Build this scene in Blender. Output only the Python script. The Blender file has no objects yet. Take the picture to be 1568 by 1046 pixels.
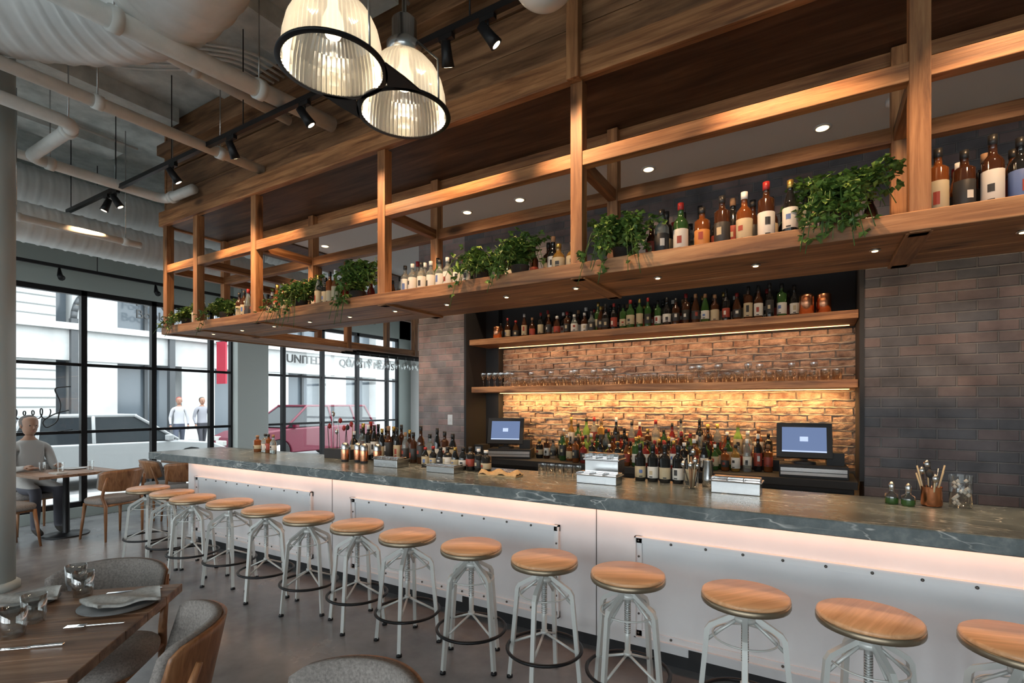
import bpy, math, random
from mathutils import Vector, Matrix
random.seed(7)
R=random.random
def U(a,b): return a+(b-a)*random.random()
PI=math.pi
scn=bpy.context.scene
COL=scn.collection

# ---------------------------------------------------------------- materials
def newmat(name):
    m=bpy.data.materials.new(name); m.use_nodes=True
    nt=m.node_tree; b=nt.nodes['Principled BSDF']
    return m,nt,b
def P(name,col,rough=.5,metal=0.,trans=0.,coat=0.,emit=None,es=0.,ior=1.45,spec=None):
    m,nt,b=newmat(name)
    b.inputs['Base Color'].default_value=(*col,1)
    b.inputs['Roughness'].default_value=rough
    b.inputs['Metallic'].default_value=metal
    b.inputs['Transmission Weight'].default_value=trans
    b.inputs['Coat Weight'].default_value=coat
    b.inputs['IOR'].default_value=ior
    if spec is not None: b.inputs['Specular IOR Level'].default_value=spec
    if emit:
        b.inputs['Emission Color'].default_value=(*emit,1); b.inputs['Emission Strength'].default_value=es
    return m
def N(nt,t,**k):
    n=nt.nodes.new(t)
    for a,v in k.items(): setattr(n,a,v)
    return n
def ramp(nt,stops,interp='LINEAR'):
    r=N(nt,'ShaderNodeValToRGB'); cr=r.color_ramp; cr.interpolation=interp
    while len(cr.elements)<len(stops): cr.elements.new(.5)
    for e,(p,c) in zip(cr.elements,stops): e.position=p; e.color=(*c,1)
    return r
def wood(name,c1,c2,c3,axis,rough=.55,bump=.25,grain=22.,coat=0.,knots=False):
    m,nt,b=newmat(name); L=nt.links.new
    tc=N(nt,'ShaderNodeTexCoord'); mp=N(nt,'ShaderNodeMapping')
    s=[grain]*3; s[axis]=1.3
    mp.inputs['Scale'].default_value=s; L(tc.outputs['Object'],mp.inputs[0])
    n=N(nt,'ShaderNodeTexNoise'); n.inputs['Scale'].default_value=1.; n.inputs['Detail'].default_value=9; n.inputs['Roughness'].default_value=.66; n.inputs['Distortion'].default_value=.7
    L(mp.outputs[0],n.inputs['Vector'])
    r=ramp(nt,[(.34,c1),(.5,c2),(.66,c3)]); L(n.outputs['Fac'],r.inputs[0])
    mp2=N(nt,'ShaderNodeMapping'); s2=[5.]*3; s2[axis]=1.1; mp2.inputs['Scale'].default_value=s2; L(tc.outputs['Object'],mp2.inputs[0])
    n2=N(nt,'ShaderNodeTexNoise'); n2.inputs['Scale'].default_value=1.; n2.inputs['Detail'].default_value=5
    L(mp2.outputs[0],n2.inputs['Vector'])
    r2=ramp(nt,[(.32,(.48,.44,.40)),(.68,(1.25,1.2,1.15))]); L(n2.outputs['Fac'],r2.inputs[0])
    mx=N(nt,'ShaderNodeMixRGB',blend_type='MULTIPLY'); mx.inputs[0].default_value=.9
    L(r.outputs[0],mx.inputs[1]); L(r2.outputs[0],mx.inputs[2]); out=mx
    if knots:
        mp3=N(nt,'ShaderNodeMapping'); s3=[6.]*3; s3[axis]=2.2; mp3.inputs['Scale'].default_value=s3; L(tc.outputs['Object'],mp3.inputs[0])
        vo=N(nt,'ShaderNodeTexVoronoi'); vo.inputs['Scale'].default_value=.7; L(mp3.outputs[0],vo.inputs['Vector'])
        kr=ramp(nt,[(.0,(.12,.08,.06)),(.08,(.25,.2,.17)),(.17,(1,1,1))]); L(vo.outputs['Distance'],kr.inputs[0])
        m3=N(nt,'ShaderNodeMixRGB',blend_type='MULTIPLY'); m3.inputs[0].default_value=.85; L(out.outputs[0],m3.inputs[1]); L(kr.outputs[0],m3.inputs[2]); out=m3
    L(out.outputs[0],b.inputs['Base Color'])
    b.inputs['Roughness'].default_value=rough; b.inputs['Coat Weight'].default_value=coat
    bp=N(nt,'ShaderNodeBump'); bp.inputs['Strength'].default_value=bump; bp.inputs['Distance'].default_value=.01
    L(n.outputs['Fac'],bp.inputs['Height']); L(bp.outputs[0],b.inputs['Normal'])
    return m
def mottled(name,c1,c2,scale,rough=.6,bump=.1,detail=6,metal=0.,dist=.01,r2=None):
    m,nt,b=newmat(name); L=nt.links.new
    tc=N(nt,'ShaderNodeTexCoord'); n=N(nt,'ShaderNodeTexNoise')
    n.inputs['Scale'].default_value=scale; n.inputs['Detail'].default_value=detail; n.inputs['Roughness'].default_value=.6
    L(tc.outputs['Object'],n.inputs['Vector'])
    r=ramp(nt,[(.32,c1),(.68,c2)]); L(n.outputs['Fac'],r.inputs[0]); L(r.outputs[0],b.inputs['Base Color'])
    b.inputs['Roughness'].default_value=rough; b.inputs['Metallic'].default_value=metal
    if r2:
        mr=N(nt,'ShaderNodeMapRange'); mr.inputs['To Min'].default_value=rough; mr.inputs['To Max'].default_value=r2
        L(n.outputs['Fac'],mr.inputs['Value']); L(mr.outputs[0],b.inputs['Roughness'])
    bp=N(nt,'ShaderNodeBump'); bp.inputs['Strength'].default_value=bump; bp.inputs['Distance'].default_value=dist
    L(n.outputs['Fac'],bp.inputs['Height']); L(bp.outputs[0],b.inputs['Normal'])
    return m
def brickmat(name,c1=(.085,.085,.095),c2=(.185,.125,.115),mo=(.125,.122,.125)):
    m,nt,b=newmat(name); L=nt.links.new
    tc=N(nt,'ShaderNodeTexCoord'); sp=N(nt,'ShaderNodeSeparateXYZ'); L(tc.outputs['Object'],sp.inputs[0])
    ad=N(nt,'ShaderNodeMath',operation='ADD'); L(sp.outputs[0],ad.inputs[0]); L(sp.outputs[1],ad.inputs[1])
    cb=N(nt,'ShaderNodeCombineXYZ'); L(ad.outputs[0],cb.inputs[0]); L(sp.outputs[2],cb.inputs[1])
    br=N(nt,'ShaderNodeTexBrick'); L(cb.outputs[0],br.inputs['Vector'])
    br.inputs['Scale'].default_value=1; br.inputs['Brick Width'].default_value=.22; br.inputs['Row Height'].default_value=.076
    br.inputs['Mortar Size'].default_value=.007; br.inputs['Mortar Smooth'].default_value=.6; br.inputs['Bias'].default_value=-.3
    br.inputs['Color1'].default_value=(*c1,1); br.inputs['Color2'].default_value=(*c2,1); br.inputs['Mortar'].default_value=(*mo,1)
    n=N(nt,'ShaderNodeTexNoise'); n.inputs['Scale'].default_value=5; n.inputs['Detail'].default_value=8; L(tc.outputs['Object'],n.inputs['Vector'])
    r=ramp(nt,[(.3,(.65,.65,.68)),(.7,(1.35,1.35,1.35))]); L(n.outputs['Fac'],r.inputs[0])
    mx=N(nt,'ShaderNodeMixRGB',blend_type='MULTIPLY'); mx.inputs[0].default_value=1
    L(br.outputs['Color'],mx.inputs[1]); L(r.outputs[0],mx.inputs[2]); L(mx.outputs[0],b.inputs['Base Color'])
    b.inputs['Roughness'].default_value=.75
    mh=N(nt,'ShaderNodeMath',operation='SUBTRACT'); L(n.outputs['Fac'],mh.inputs[0]); L(br.outputs['Fac'],mh.inputs[1])
    bp=N(nt,'ShaderNodeBump'); bp.inputs['Strength'].default_value=.7; bp.inputs['Distance'].default_value=.014
    L(mh.outputs[0],bp.inputs['Height']); L(bp.outputs[0],b.inputs['Normal'])
    return m
def stonemat(name):
    m,nt,b=newmat(name); L=nt.links.new
    tc=N(nt,'ShaderNodeTexCoord')
    n=N(nt,'ShaderNodeTexNoise'); n.inputs['Scale'].default_value=6; n.inputs['Detail'].default_value=11; n.inputs['Roughness'].default_value=.72; L(tc.outputs['Object'],n.inputs['Vector'])
    base=ramp(nt,[(.3,(.05,.065,.07)),(.5,(.10,.125,.13)),(.72,(.20,.23,.235))]); L(n.outputs['Fac'],base.inputs[0])
    def vein(scale,rot,wd,msk):
        mp=N(nt,'ShaderNodeMapping'); mp.inputs['Rotation'].default_value=rot; mp.inputs['Scale'].default_value=(.8,2.2,2.8); L(tc.outputs['Object'],mp.inputs[0])
        v=N(nt,'ShaderNodeTexNoise'); v.inputs['Scale'].default_value=scale; v.inputs['Detail'].default_value=3; v.inputs['Distortion'].default_value=.35; L(mp.outputs[0],v.inputs['Vector'])
        s=N(nt,'ShaderNodeMath',operation='SUBTRACT'); s.inputs[1].default_value=.5; L(v.outputs['Fac'],s.inputs[0])
        a=N(nt,'ShaderNodeMath',operation='ABSOLUTE'); L(s.outputs[0],a.inputs[0])
        r=ramp(nt,[(0.,(1,1,1)),(wd*.5,(.35,.35,.35)),(wd,(0,0,0))]); L(a.outputs[0],r.inputs[0])
        k=N(nt,'ShaderNodeTexNoise'); k.inputs['Scale'].default_value=msk; L(tc.outputs['Object'],k.inputs['Vector'])
        kr=ramp(nt,[(.46,(0,0,0)),(.60,(.85,.85,.85))]); L(k.outputs['Fac'],kr.inputs[0])
        mu=N(nt,'ShaderNodeMath',operation='MULTIPLY'); L(r.outputs[0],mu.inputs[0]); L(kr.outputs[0],mu.inputs[1]); return mu
    a=vein(2.6,(.5,.3,.6),.012,2.3); c=vein(4.,(1.2,.2,2.0),.010,3.1)
    mxx=N(nt,'ShaderNodeMath',operation='MAXIMUM'); L(a.outputs[0],mxx.inputs[0]); L(c.outputs[0],mxx.inputs[1])
    mx=N(nt,'ShaderNodeMixRGB'); L(mxx.outputs[0],mx.inputs[0]); L(base.outputs[0],mx.inputs[1]); mx.inputs[2].default_value=(.55,.57,.56,1)
    L(mx.outputs[0],b.inputs['Base Color']); b.inputs['Roughness'].default_value=.27
    return m
def thinglass(name,tint=(1,1,1),gl=.12,rough=.02):
    m=bpy.data.materials.new(name); m.use_nodes=True; nt=m.node_tree; nt.nodes.clear(); L=nt.links.new
    o=N(nt,'ShaderNodeOutputMaterial'); t=N(nt,'ShaderNodeBsdfTransparent'); g=N(nt,'ShaderNodeBsdfGlossy'); g.inputs['Roughness'].default_value=rough
    t.inputs[0].default_value=(*tint,1); mx=N(nt,'ShaderNodeMixShader')
    lw=N(nt,'ShaderNodeLayerWeight'); lw.inputs[0].default_value=.25
    mr=N(nt,'ShaderNodeMapRange'); mr.inputs['To Min'].default_value=gl*.4; mr.inputs['To Max'].default_value=min(1,gl*4)
    L(lw.outputs['Facing'],mr.inputs['Value']); L(mr.outputs[0],mx.inputs[0]); L(t.outputs[0],mx.inputs[1]); L(g.outputs[0],mx.inputs[2]); L(mx.outputs[0],o.inputs[0])
    return m

oc=((.17,.068,.026),(.37,.17,.068),(.55,.29,.13))
WX=wood('oak_x',*oc,0,knots=True); WY=wood('oak_y',*oc,1); WZ=wood('oak_z',*oc,2,knots=True)
fc=((.12,.056,.027),(.26,.135,.064),(.39,.22,.115))
FXW=wood('fascia_oak',*fc,0,knots=True,grain=16)
dk=((.055,.027,.014),(.115,.058,.029),(.18,.095,.05))
DX=wood('dark_wood_x',*dk,0,grain=14)
SEATW=wood('stool_seat_wood',(.60,.31,.15),(.72,.40,.21),(.80,.48,.27),0,rough=.35,bump=.06,grain=30,coat=.1)
TBLW=wood('table_wood',(.14,.07,.04),(.30,.17,.10),(.44,.28,.18),0,rough=.45,bump=.2,grain=18)
CHW=wood('chair_wood',(.20,.085,.035),(.33,.155,.07),(.43,.22,.10),2,rough=.4,bump=.08,grain=30)
BRICK=brickmat('dark_brick')
BRICK2=brickmat('grey_rose_brick',(.22,.19,.19),(.38,.24,.22),(.28,.26,.25))
BRL=mottled('rough_brick',(.20,.11,.075),(.56,.40,.29),10,rough=.85,bump=1.,detail=10,dist=.03)
MORT=mottled('mortar',(.30,.25,.20),(.52,.45,.37),14,rough=.9,bump=.8,dist=.03)
STONE=stonemat('soapstone')
WHITE=mottled('white_painted_steel',(.70,.70,.72),(.78,.78,.79),2.,rough=.38,bump=.02)
WTRIM=P('white_trim',(.77,.77,.78),.35)
BOLT=P('bolt_steel',(.12,.11,.10),.4,.8)
LEGW=P('stool_leg_paint',(.62,.63,.61),.35,.2)
BLK=P('black_metal',(.02,.02,.022),.4,.5)
BLKM=P('matte_black',(.025,.025,.027),.7)
BRASS=P('aged_band',(.30,.24,.17),.35,.8)
STEEL=P('stainless',(.55,.56,.57),.25,1.)
CHROME=P('chrome',(.8,.8,.8),.08,1.)
FLOOR=mottled('polished_concrete',(.125,.128,.134),(.28,.28,.287),1.6,rough=.12,bump=.02,detail=12,r2=.36)
CEILM=mottled('concrete_ceiling',(.46,.50,.49),(.78,.81,.79),4.5,rough=.85,bump=.3,detail=9)
WHITEC=P('white_plaster',(.74,.74,.73),.8)
GREENW=P('grey_green_paint',(.38,.43,.41),.6)
COLM=P('column_paint',(.52,.56,.54),.45)
PIPE=mottled('painted_pipe',(.68,.69,.66),(.82,.82,.79),6,rough=.5,bump=.05)
DUCT=mottled('painted_duct',(.66,.68,.67),(.83,.84,.83),3,rough=.4,bump=.03,metal=.15)
GLASS=thinglass('window_glass',(.97,.99,.98),.05)
TUMB=thinglass('glassware',(.93,.95,.95),.30)
FAB=mottled('grey_fabric',(.17,.15,.14),(.32,.285,.26),120,rough=.95,bump=.3)
NAP=mottled('linen_napkin',(.38,.37,.35),(.52,.51,.48),60,rough=.95,bump=.3)
CERAM=P('ceramic',(.55,.54,.52),.25)
SLATE=P('slate_plate',(.14,.14,.14),.5)
SIGN=P('sign_black',(.02,.02,.02),.5)
LEAF=mottled('leaf_green',(.03,.075,.015),(.11,.21,.04),30,rough=.45,bump=.1)
LEAF2=mottled('leaf_light',(.10,.18,.03),(.24,.36,.08),30,rough=.45,bump=.1)
POT=P('dark_pot',(.04,.035,.03),.7)
SOIL=P('soil',(.03,.02,.012),.9)
WARM=P('warm_led',(1,.75,.45),.5,emit=(1,.60,.25),es=3)
LAMPE=P('downlight_glow',(1,.8,.5),.5,emit=(1,.72,.36),es=4)
SPOTE=P('spot_glow',(1,.8,.5),.5,emit=(1,.80,.5),es=10)
SCREEN=P('touch_screen',(.02,.03,.05),.2,emit=(.20,.28,.50),es=.7)
SCRBAR=P('screen_bar',(.2,.3,.5),.2,emit=(.6,.7,.9),es=.8)
COPPER=P('copper',(.75,.33,.18),.25,1.)

# ---------------------------------------------------------------- mesh builder
class MB:
    def __init__(s): s.v=[];s.f=[];s.m=[];s.s=[];s.mats=[]
    def mi(s,mat):
        if mat not in s.mats: s.mats.append(mat)
        return s.mats.index(mat)
    def add(s,vs,fs,mat,smooth=False,M=None):
        o=len(s.v)
        for p in vs:
            p=Vector(p)
            if M is not None: p=M@p
            s.v.append(p)
        i=None if isinstance(mat,list) else s.mi(mat)
        for k,f in enumerate(fs):
            s.f.append([a+o for a in f]); s.m.append(s.mi(mat[k]) if i is None else i); s.s.append(smooth)
    def box(s,x0,x1,y0,y1,z0,z1,mat,M=None):
        vs=[(x0,y0,z0),(x1,y0,z0),(x1,y1,z0),(x0,y1,z0),(x0,y0,z1),(x1,y0,z1),(x1,y1,z1),(x0,y1,z1)]
        s.add(vs,[(0,3,2,1),(4,5,6,7),(0,1,5,4),(1,2,6,5),(2,3,7,6),(3,0,4,7)],mat,False,M)
    def lathe(s,pr,c,mat,seg=16,M=None,smooth=True,mod=0.,cap=True):
        vs=[];fs=[];ms=[]
        for (r,z) in pr:
            for i in range(seg):
                a=2*PI*i/seg; rr=max(r,1e-4)*(1+(mod if i%2 else -mod))
                vs.append((c[0]+rr*math.cos(a),c[1]+rr*math.sin(a),c[2]+z))
        for k in range(len(pr)-1):
            mm=mat[k] if isinstance(mat,list) else mat
            for i in range(seg):
                j=(i+1)%seg; fs.append((k*seg+i,k*seg+j,(k+1)*seg+j,(k+1)*seg+i)); ms.append(mm)
        if cap:
            m0=mat[0] if isinstance(mat,list) else mat; m1=mat[-1] if isinstance(mat,list) else mat
            if pr[0][0]>1e-3: fs.append(tuple(range(seg-1,-1,-1))); ms.append(m0)
            if pr[-1][0]>1e-3: b=(len(pr)-1)*seg; fs.append(tuple(range(b,b+seg))); ms.append(m1)
        s.add(vs,fs,ms,smooth,M)
    def tube(s,pts,r,mat,seg=8,M=None,closed=False,smooth=True):
        pts=[Vector(p) for p in pts]; n=len(pts)
        rs=r if isinstance(r,list) else [r]*n
        vs=[];fs=[]
        def tan(i):
            if closed: return (pts[(i+1)%n]-pts[i-1]).normalized()
            a=pts[max(i-1,0)]; b=pts[min(i+1,n-1)]; return (b-a).normalized()
        t=tan(0); up=Vector((0,0,1)) if abs(t.z)<.9 else Vector((1,0,0))
        nn=(up-t*up.dot(t)).normalized()
        for i in range(n):
            t=tan(i); nn=(nn-t*nn.dot(t)).normalized(); bb=t.cross(nn)
            for k in range(seg):
                a=2*PI*k/seg+PI/seg; vs.append(pts[i]+(nn*math.cos(a)+bb*math.sin(a))*rs[i])
        for i in range(n if closed else n-1):
            j=(i+1)%n
            for k in range(seg):
                l=(k+1)%seg; fs.append((i*seg+k,i*seg+l,j*seg+l,j*seg+k))
        if not closed:
            fs.append(tuple(range(seg-1,-1,-1))); fs.append(tuple(range((n-1)*seg,n*seg)))
        s.add(vs,fs,mat,smooth,M)
    def ring(s,c,rad,r,mat,seg=32,ts=6,M=None):
        s.tube([(c[0]+rad*math.cos(2*PI*i/seg),c[1]+rad*math.sin(2*PI*i/seg),c[2]) for i in range(seg)],r,mat,ts,M,closed=True)
    def build(s,name,bevel=0.,parent=None,auto=False):
        me=bpy.data.meshes.new(name); me.from_pydata([tuple(p) for p in s.v],[],s.f)
        for m in s.mats: me.materials.append(m)
        me.polygons.foreach_set('material_index',s.m); me.polygons.foreach_set('use_smooth',s.s); me.update()
        ob=bpy.data.objects.new(name,me); COL.objects.link(ob)
        if bevel:
            b=ob.modifiers.new('bevel','BEVEL'); b.width=bevel; b.segments=2; b.limit_method='ANGLE'; b.angle_limit=math.radians(50)
        if parent: ob.parent=parent
        return ob
def T(x,y,z,rz=0,rx=0,ry=0,s=1): return Matrix.Translation((x,y,z))@Matrix.Rotation(rz,4,'Z')@Matrix.Rotation(ry,4,'Y')@Matrix.Rotation(rx,4,'X')@Matrix.Scale(s,4)
def inst(ob,name,M):
    o=bpy.data.objects.new(name,ob.data); COL.objects.link(o); o.matrix_world=M
    for md in ob.modifiers:
        if md.type=='BEVEL':
            b=o.modifiers.new('bevel','BEVEL'); b.width=md.width; b.segments=2; b.limit_method='ANGLE'; b.angle_limit=md.angle_limit
    return o
def look(o,d): o.rotation_euler=Vector(d).to_track_quat('-Z','Y').to_euler()
def spot(name,loc,d,w,col,ang,parent=None,bl=.6,rad=.03):
    l=bpy.data.lights.new(name,'SPOT'); l.energy=w; l.color=col; l.spot_size=math.radians(ang); l.spot_blend=bl; l.shadow_soft_size=rad
    o=bpy.data.objects.new(name,l); COL.objects.link(o); o.location=loc; look(o,d)
    if parent: o.parent=parent
    return o
def area(name,loc,d,sx,sy,w,col,parent=None,portal=False,spread=180):
    l=bpy.data.lights.new(name,'AREA'); l.shape='RECTANGLE'; l.size=sx; l.size_y=sy; l.energy=w; l.color=col; l.spread=math.radians(spread)
    if portal: l.cycles.is_portal=True
    o=bpy.data.objects.new(name,l); COL.objects.link(o); o.location=loc; look(o,d)
    if parent: o.parent=parent
    return o

# ---------------------------------------------------------------- shell
XW=-8.6; XR=4.5; YF=-4.5; YB=9.5; ZC=4.75
b=MB(); b.box(XW-.15,XR+.15,YF-.15,YB+.15,-.1,0,FLOOR); b.build('floor')
b=MB(); b.box(XW-.15,XR+.15,YF-.15,YB+.15,ZC,ZC+.15,CEILM)
for x in (-7.4,-6.1,-4.9,-3.9,-2.9,-1.9,-.9,.6,1.6): b.box(x-.17,x+.17,YF,2.88,ZC-.16,ZC,CEILM)
for y in (-2.5,.4): b.box(XW,XR,y-.15,y+.15,ZC-.13,ZC,CEILM)
b.build('ceiling')
# window wall (left)
b=MB()
b.box(XW-.15,XW,YF,YB,3.1,ZC,GREENW); b.box(XW-.15,XW,YF,YB,-.1,.14,GREENW)
b.box(XW-.15,XW+.12,5.05,5.62,0,ZC,COLM); b.box(XW-.15,XW,YF,YF+.3,0,ZC,GREENW); b.box(XW-.15,XW,9.1,YB,0,ZC,GREENW)
b.build('wall_left',.006)
def winrange(name,ys,z0=.14,z1=3.1,horiz=(1.16,2.08)):
    b=MB()
    for y in ys: b.box(XW-.11,XW-.03,y-.033,y+.033,z0,z1,BLK)
    for z in (z0+.035,z1-.035): b.box(XW-.11,XW-.03,ys[0],ys[-1],z-.035,z+.035,BLK)
    for z in horiz: b.box(XW-.10,XW-.04,ys[0],ys[-1],z-.02,z+.02,BLK)
    b.box(XW-.075,XW-.069,ys[0],ys[-1],z0,z1,GLASS)
    return b.build(name)
winrange('window_1',[-4.2,-3.32,-2.45,-1.56,-.66,.24,1.14,2.1])
winrange('window_2',[2.1,2.98,3.84,4.70,5.05])
winrange('window_3',[5.62,6.04,6.93,7.85,8.75,9.1])
# far wall
b=MB(); b.box(XW-.15,XW+.6,YB,YB+.15,0,ZC,WHITEC); b.box(XW+.6,-4.6,YB,YB+.15,3.1,ZC,WHITEC); b.box(XW+.6,-4.6,YB,YB+.15,0,.3,WHITEC); b.box(-4.6,XR,YB,YB+.15,0,ZC,WHITEC); b.build('wall_far')
b=MB()
for x in (-8.0,-6.9,-5.8,-4.6): b.box(x-.03,x+.03,YB+.04,YB+.11,.3,3.1,BLK)
for z in (.33,1.16,2.08,3.07): b.box(-8,-4.6,YB+.05,YB+.10,z-.03,z+.03,BLK)
b.box(-8,-4.6,YB+.07,YB+.076,.3,3.1,GLASS); b.build('window_4')
# right wall
b=MB(); b.box(XR,XR+.15,YF,YB,0,ZC,GREENW); b.build('wall_right')
# front wall (behind camera) with windows
b=MB(); b.box(XW,XR,YF-.15,YF,3.4,ZC,GREENW); b.box(XW,XR,YF-.15,YF,0,.5,GREENW)
for x0,x1 in ((XW,-8.2),(-5.2,-4.8),(-1.8,-1.4),(1.6,2.0),(4.2,XR)): b.box(x0,x1,YF-.15,YF,.5,3.4,GREENW)
b.build('wall_front')
k=5
for x0,x1 in ((-8.2,-5.2),(-4.8,-1.8),(-1.4,1.6),(2.0,4.2)):
    b=MB(); n=3
    for i in range(n+1):
        x=x0+(x1-x0)*i/n; b.box(x-.03,x+.03,YF-.11,YF-.04,.5,3.4,BLK)
    for z in (.53,1.5,2.45,3.37): b.box(x0,x1,YF-.10,YF-.05,z-.025,z+.025,BLK)
    b.box(x0,x1,YF-.078,YF-.072,.5,3.4,GLASS); b.build('window_%d'%k); k+=1
area('window_portal_front',(-2,YF-.2,1.95),(0,1,0),12.4,2.9,1,(1,1,1),portal=True)
area('window_portal_left',(XW-.2,2.3,1.62),(1,0,0),13.6,3.0,1,(1,1,1),portal=True)

# brick back wall of the bar
b=MB()
b.box(-4.17,-3.48,4.75,5.5,0,3.57,BRICK2); b.box(.315,XR,4.75,5.5,0,3.57,BRICK); b.box(-3.48,.315,4.75,5.5,2.95,3.57,BRICK)
b.box(-3.48,.315,5.278,5.5,0,2.95,MORT)
b.build('wall_back')
b=MB(); z=.97; row=0
while z<2.17:
    h=U(.050,.062); x=-3.47+(-.1 if row%2 else 0)
    while x<.30:
        w=U(.17,.23); x1=min(x+w,.31); x0=max(x,-3.475)
        if x1-x0>.03:
            y=5.278-U(.006,.028); n=5
            top=[(x0+(x1-x0)*i/n, U(-.005,.005),U(-.004,.004)) for i in range(n+1)]; bot=[(x0+(x1-x0)*i/n, U(-.005,.005),U(-.004,.004)) for i in range(n+1)]; mid=[(x0+(x1-x0)*i/n,U(-.009,-.001),U(-.006,.006)) for i in range(n+1)]
            vs=[(p[0],y+p[1],z+p[2]) for p in bot]+[(p[0],y+p[1],z+h/2+p[2]) for p in mid]+[(p[0],y+p[1],z+h+p[2]) for p in top]+[(p[0],5.31,z+h) for p in top]+[(p[0],5.31,z) for p in bot]
            m_=n+1; fs=[]
            for r_ in range(3):
                for i in range(n): fs.append((r_*m_+i,r_*m_+i+1,(r_+1)*m_+i+1,(r_+1)*m_+i))
            for i in range(n): fs.append((4*m_+i,4*m_+i+1,i+1,i))
            for e in (0,n): fs.append(tuple(k*m_+e for k in (0,1,2,3,4)))
            b.add(vs,fs,BRL)
        x+=w+.012
    # squeezed-out mortar bead between the courses
    pts=[]; xx=-3.46
    while xx<.31: pts.append((xx,5.264+U(-.010,.006),z+h+.007+U(-.004,.004))); xx+=.045
    b.tube(pts,[U(.006,.012) for _ in pts],MORT,6)
    z+=h+.014; row+=1
b.box(-3.48,.315,5.235,5.31,2.2,2.95,BLKM)
b.build('wall_niche',.003)
# steel lining of niche (trim)
b=MB(); b.box(-3.48,-3.45,4.74,5.24,.95,2.95,BLKM); b.box(-3.45,-3.27,5.15,5.30,.95,2.95,BLKM); b.box(.285,.315,4.74,5.24,.95,2.95,BLKM); b.box(-3.48,.315,4.74,5.24,2.92,2.95,BLKM); b.build('trim_1')

# lowered bar ceiling + oak soffit & fascia
b=MB(); b.box(-6.4,XR,3.66,YB,3.57,3.66,WHITEC)
b.box(-6.4,-5.66,3.66,7.3,3.55,3.57,DX)
b.build('bar_ceiling')
b=MB()
b.box(-6.4,XR,2.96,3.66,3.58,3.66,DX)
zs=[3.66,3.93,4.2,4.48,4.75]
for i in range(4):
    b.box(-6.4,XR,2.96+.010*(i%2),3.02,zs[i]+.006,zs[i+1]-.006,FXW)
b.box(-6.42,XR,2.90,2.96,3.56,3.72,WX)
b.box(-6.42,XR,2.88,2.97,4.36,4.47,FXW)
b.box(-6.42,-6.38,2.96,7.3,3.56,4.75,WY)
b.box(-6.42,XR,3.64,3.70,3.50,3.58,WX)
b.build('fascia_beam',.004)

# hanging shelf
posts=[-6.345,-5.71,-4.668,-2.965,-1.287,.404,2.09,3.78]
b=MB()
pw=.04
for x in posts:
    b.box(x-pw,x+pw,2.93,3.01,2.33,3.57,WZ)
    b.box(x-pw,x+pw,3.58,3.66,2.33,3.57,WZ)
    if x>-2: b.box(x-pw,x+pw,2.865,2.93,3.55,4.36,WZ)
    for z in (3.035,): b.box(x-.03,x+.03,3.01,3.58,z,z+.08,WY)
b.box(-6.345,XR,2.935,3.005,3.03,3.12,WX); b.box(-6.345,XR,3.585,3.655,3.03,3.12,WX)
b.box(-6.40,XR,2.92,2.97,2.335,2.425,WX)
b.box(-6.40,XR,2.97,3.20,2.345,2.415,WX); b.box(-6.40,XR,3.205,3.43,2.348,2.415,WX); b.box(-6.40,XR,3.435,3.66,2.345,2.415,WX)
for x in posts: b.box(x-.05,x+.05,2.95,3.655,2.33,2.40,WY)
for y in (5.0,6.4,7.3):
    for x in (-6.345,-5.71):
        b.box(x-pw,x+pw,y-.04,y+.04,2.33,3.57,WZ)
for x in (-6.345,-5.71):
    b.box(x-.035,x+.035,3.66,7.3,3.03,3.12,WY); b.box(x-.03,x+.03,3.66,7.3,2.335,2.425,WY)
b.box(-6.33,-5.72,3.66,7.3,2.345,2.415,WY)
b.build('hanging_shelf',.004)
# puck lights
hl=MB(); pucks=[]
x=-5.9
while x<4.2:
    if min(abs(x-p) for p in posts)>.09: pucks.append(x)
    x+=.56
for x in pucks:
    hl.lathe([(.026,0),(.026,-.006),(.02,-.008)],(x,3.23,2.348),STEEL,16); hl.lathe([(.015,0),(.013,-.002)],(x,3.23,2.339),LAMPE,12)
ph=hl.build('puck_lights')
for x in pucks: spot('puck_spot',(x,3.23,2.325),(0,0,-1),10,(1,.60,.29),105,ph,.8)
# recessed downlights
dl=MB(); dx=[1.32,.037,-1.24,-2.52,-3.16,-4.4,-5.4]
for x in dx+[2.6]:
    dl.lathe([(.06,0),(.06,-.006),(.045,-.007)],(x,4.36,3.57),WTRIM,20); dl.lathe([(.042,0),(.040,-.003)],(x,4.36,3.563),LAMPE,16)
do=dl.build('recessed_downlights')
for x in dx+[2.6]: spot('downlight_spot',(x,4.36,3.55),(0,0.08,-1),36,(1,.74,.48),110,do,.8)
b=MB(); b.lathe([(.055,0),(.055,-.03),(.035,-.04)],(.45,4.2,3.57),WTRIM,20); b.build('smoke_detector')

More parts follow.
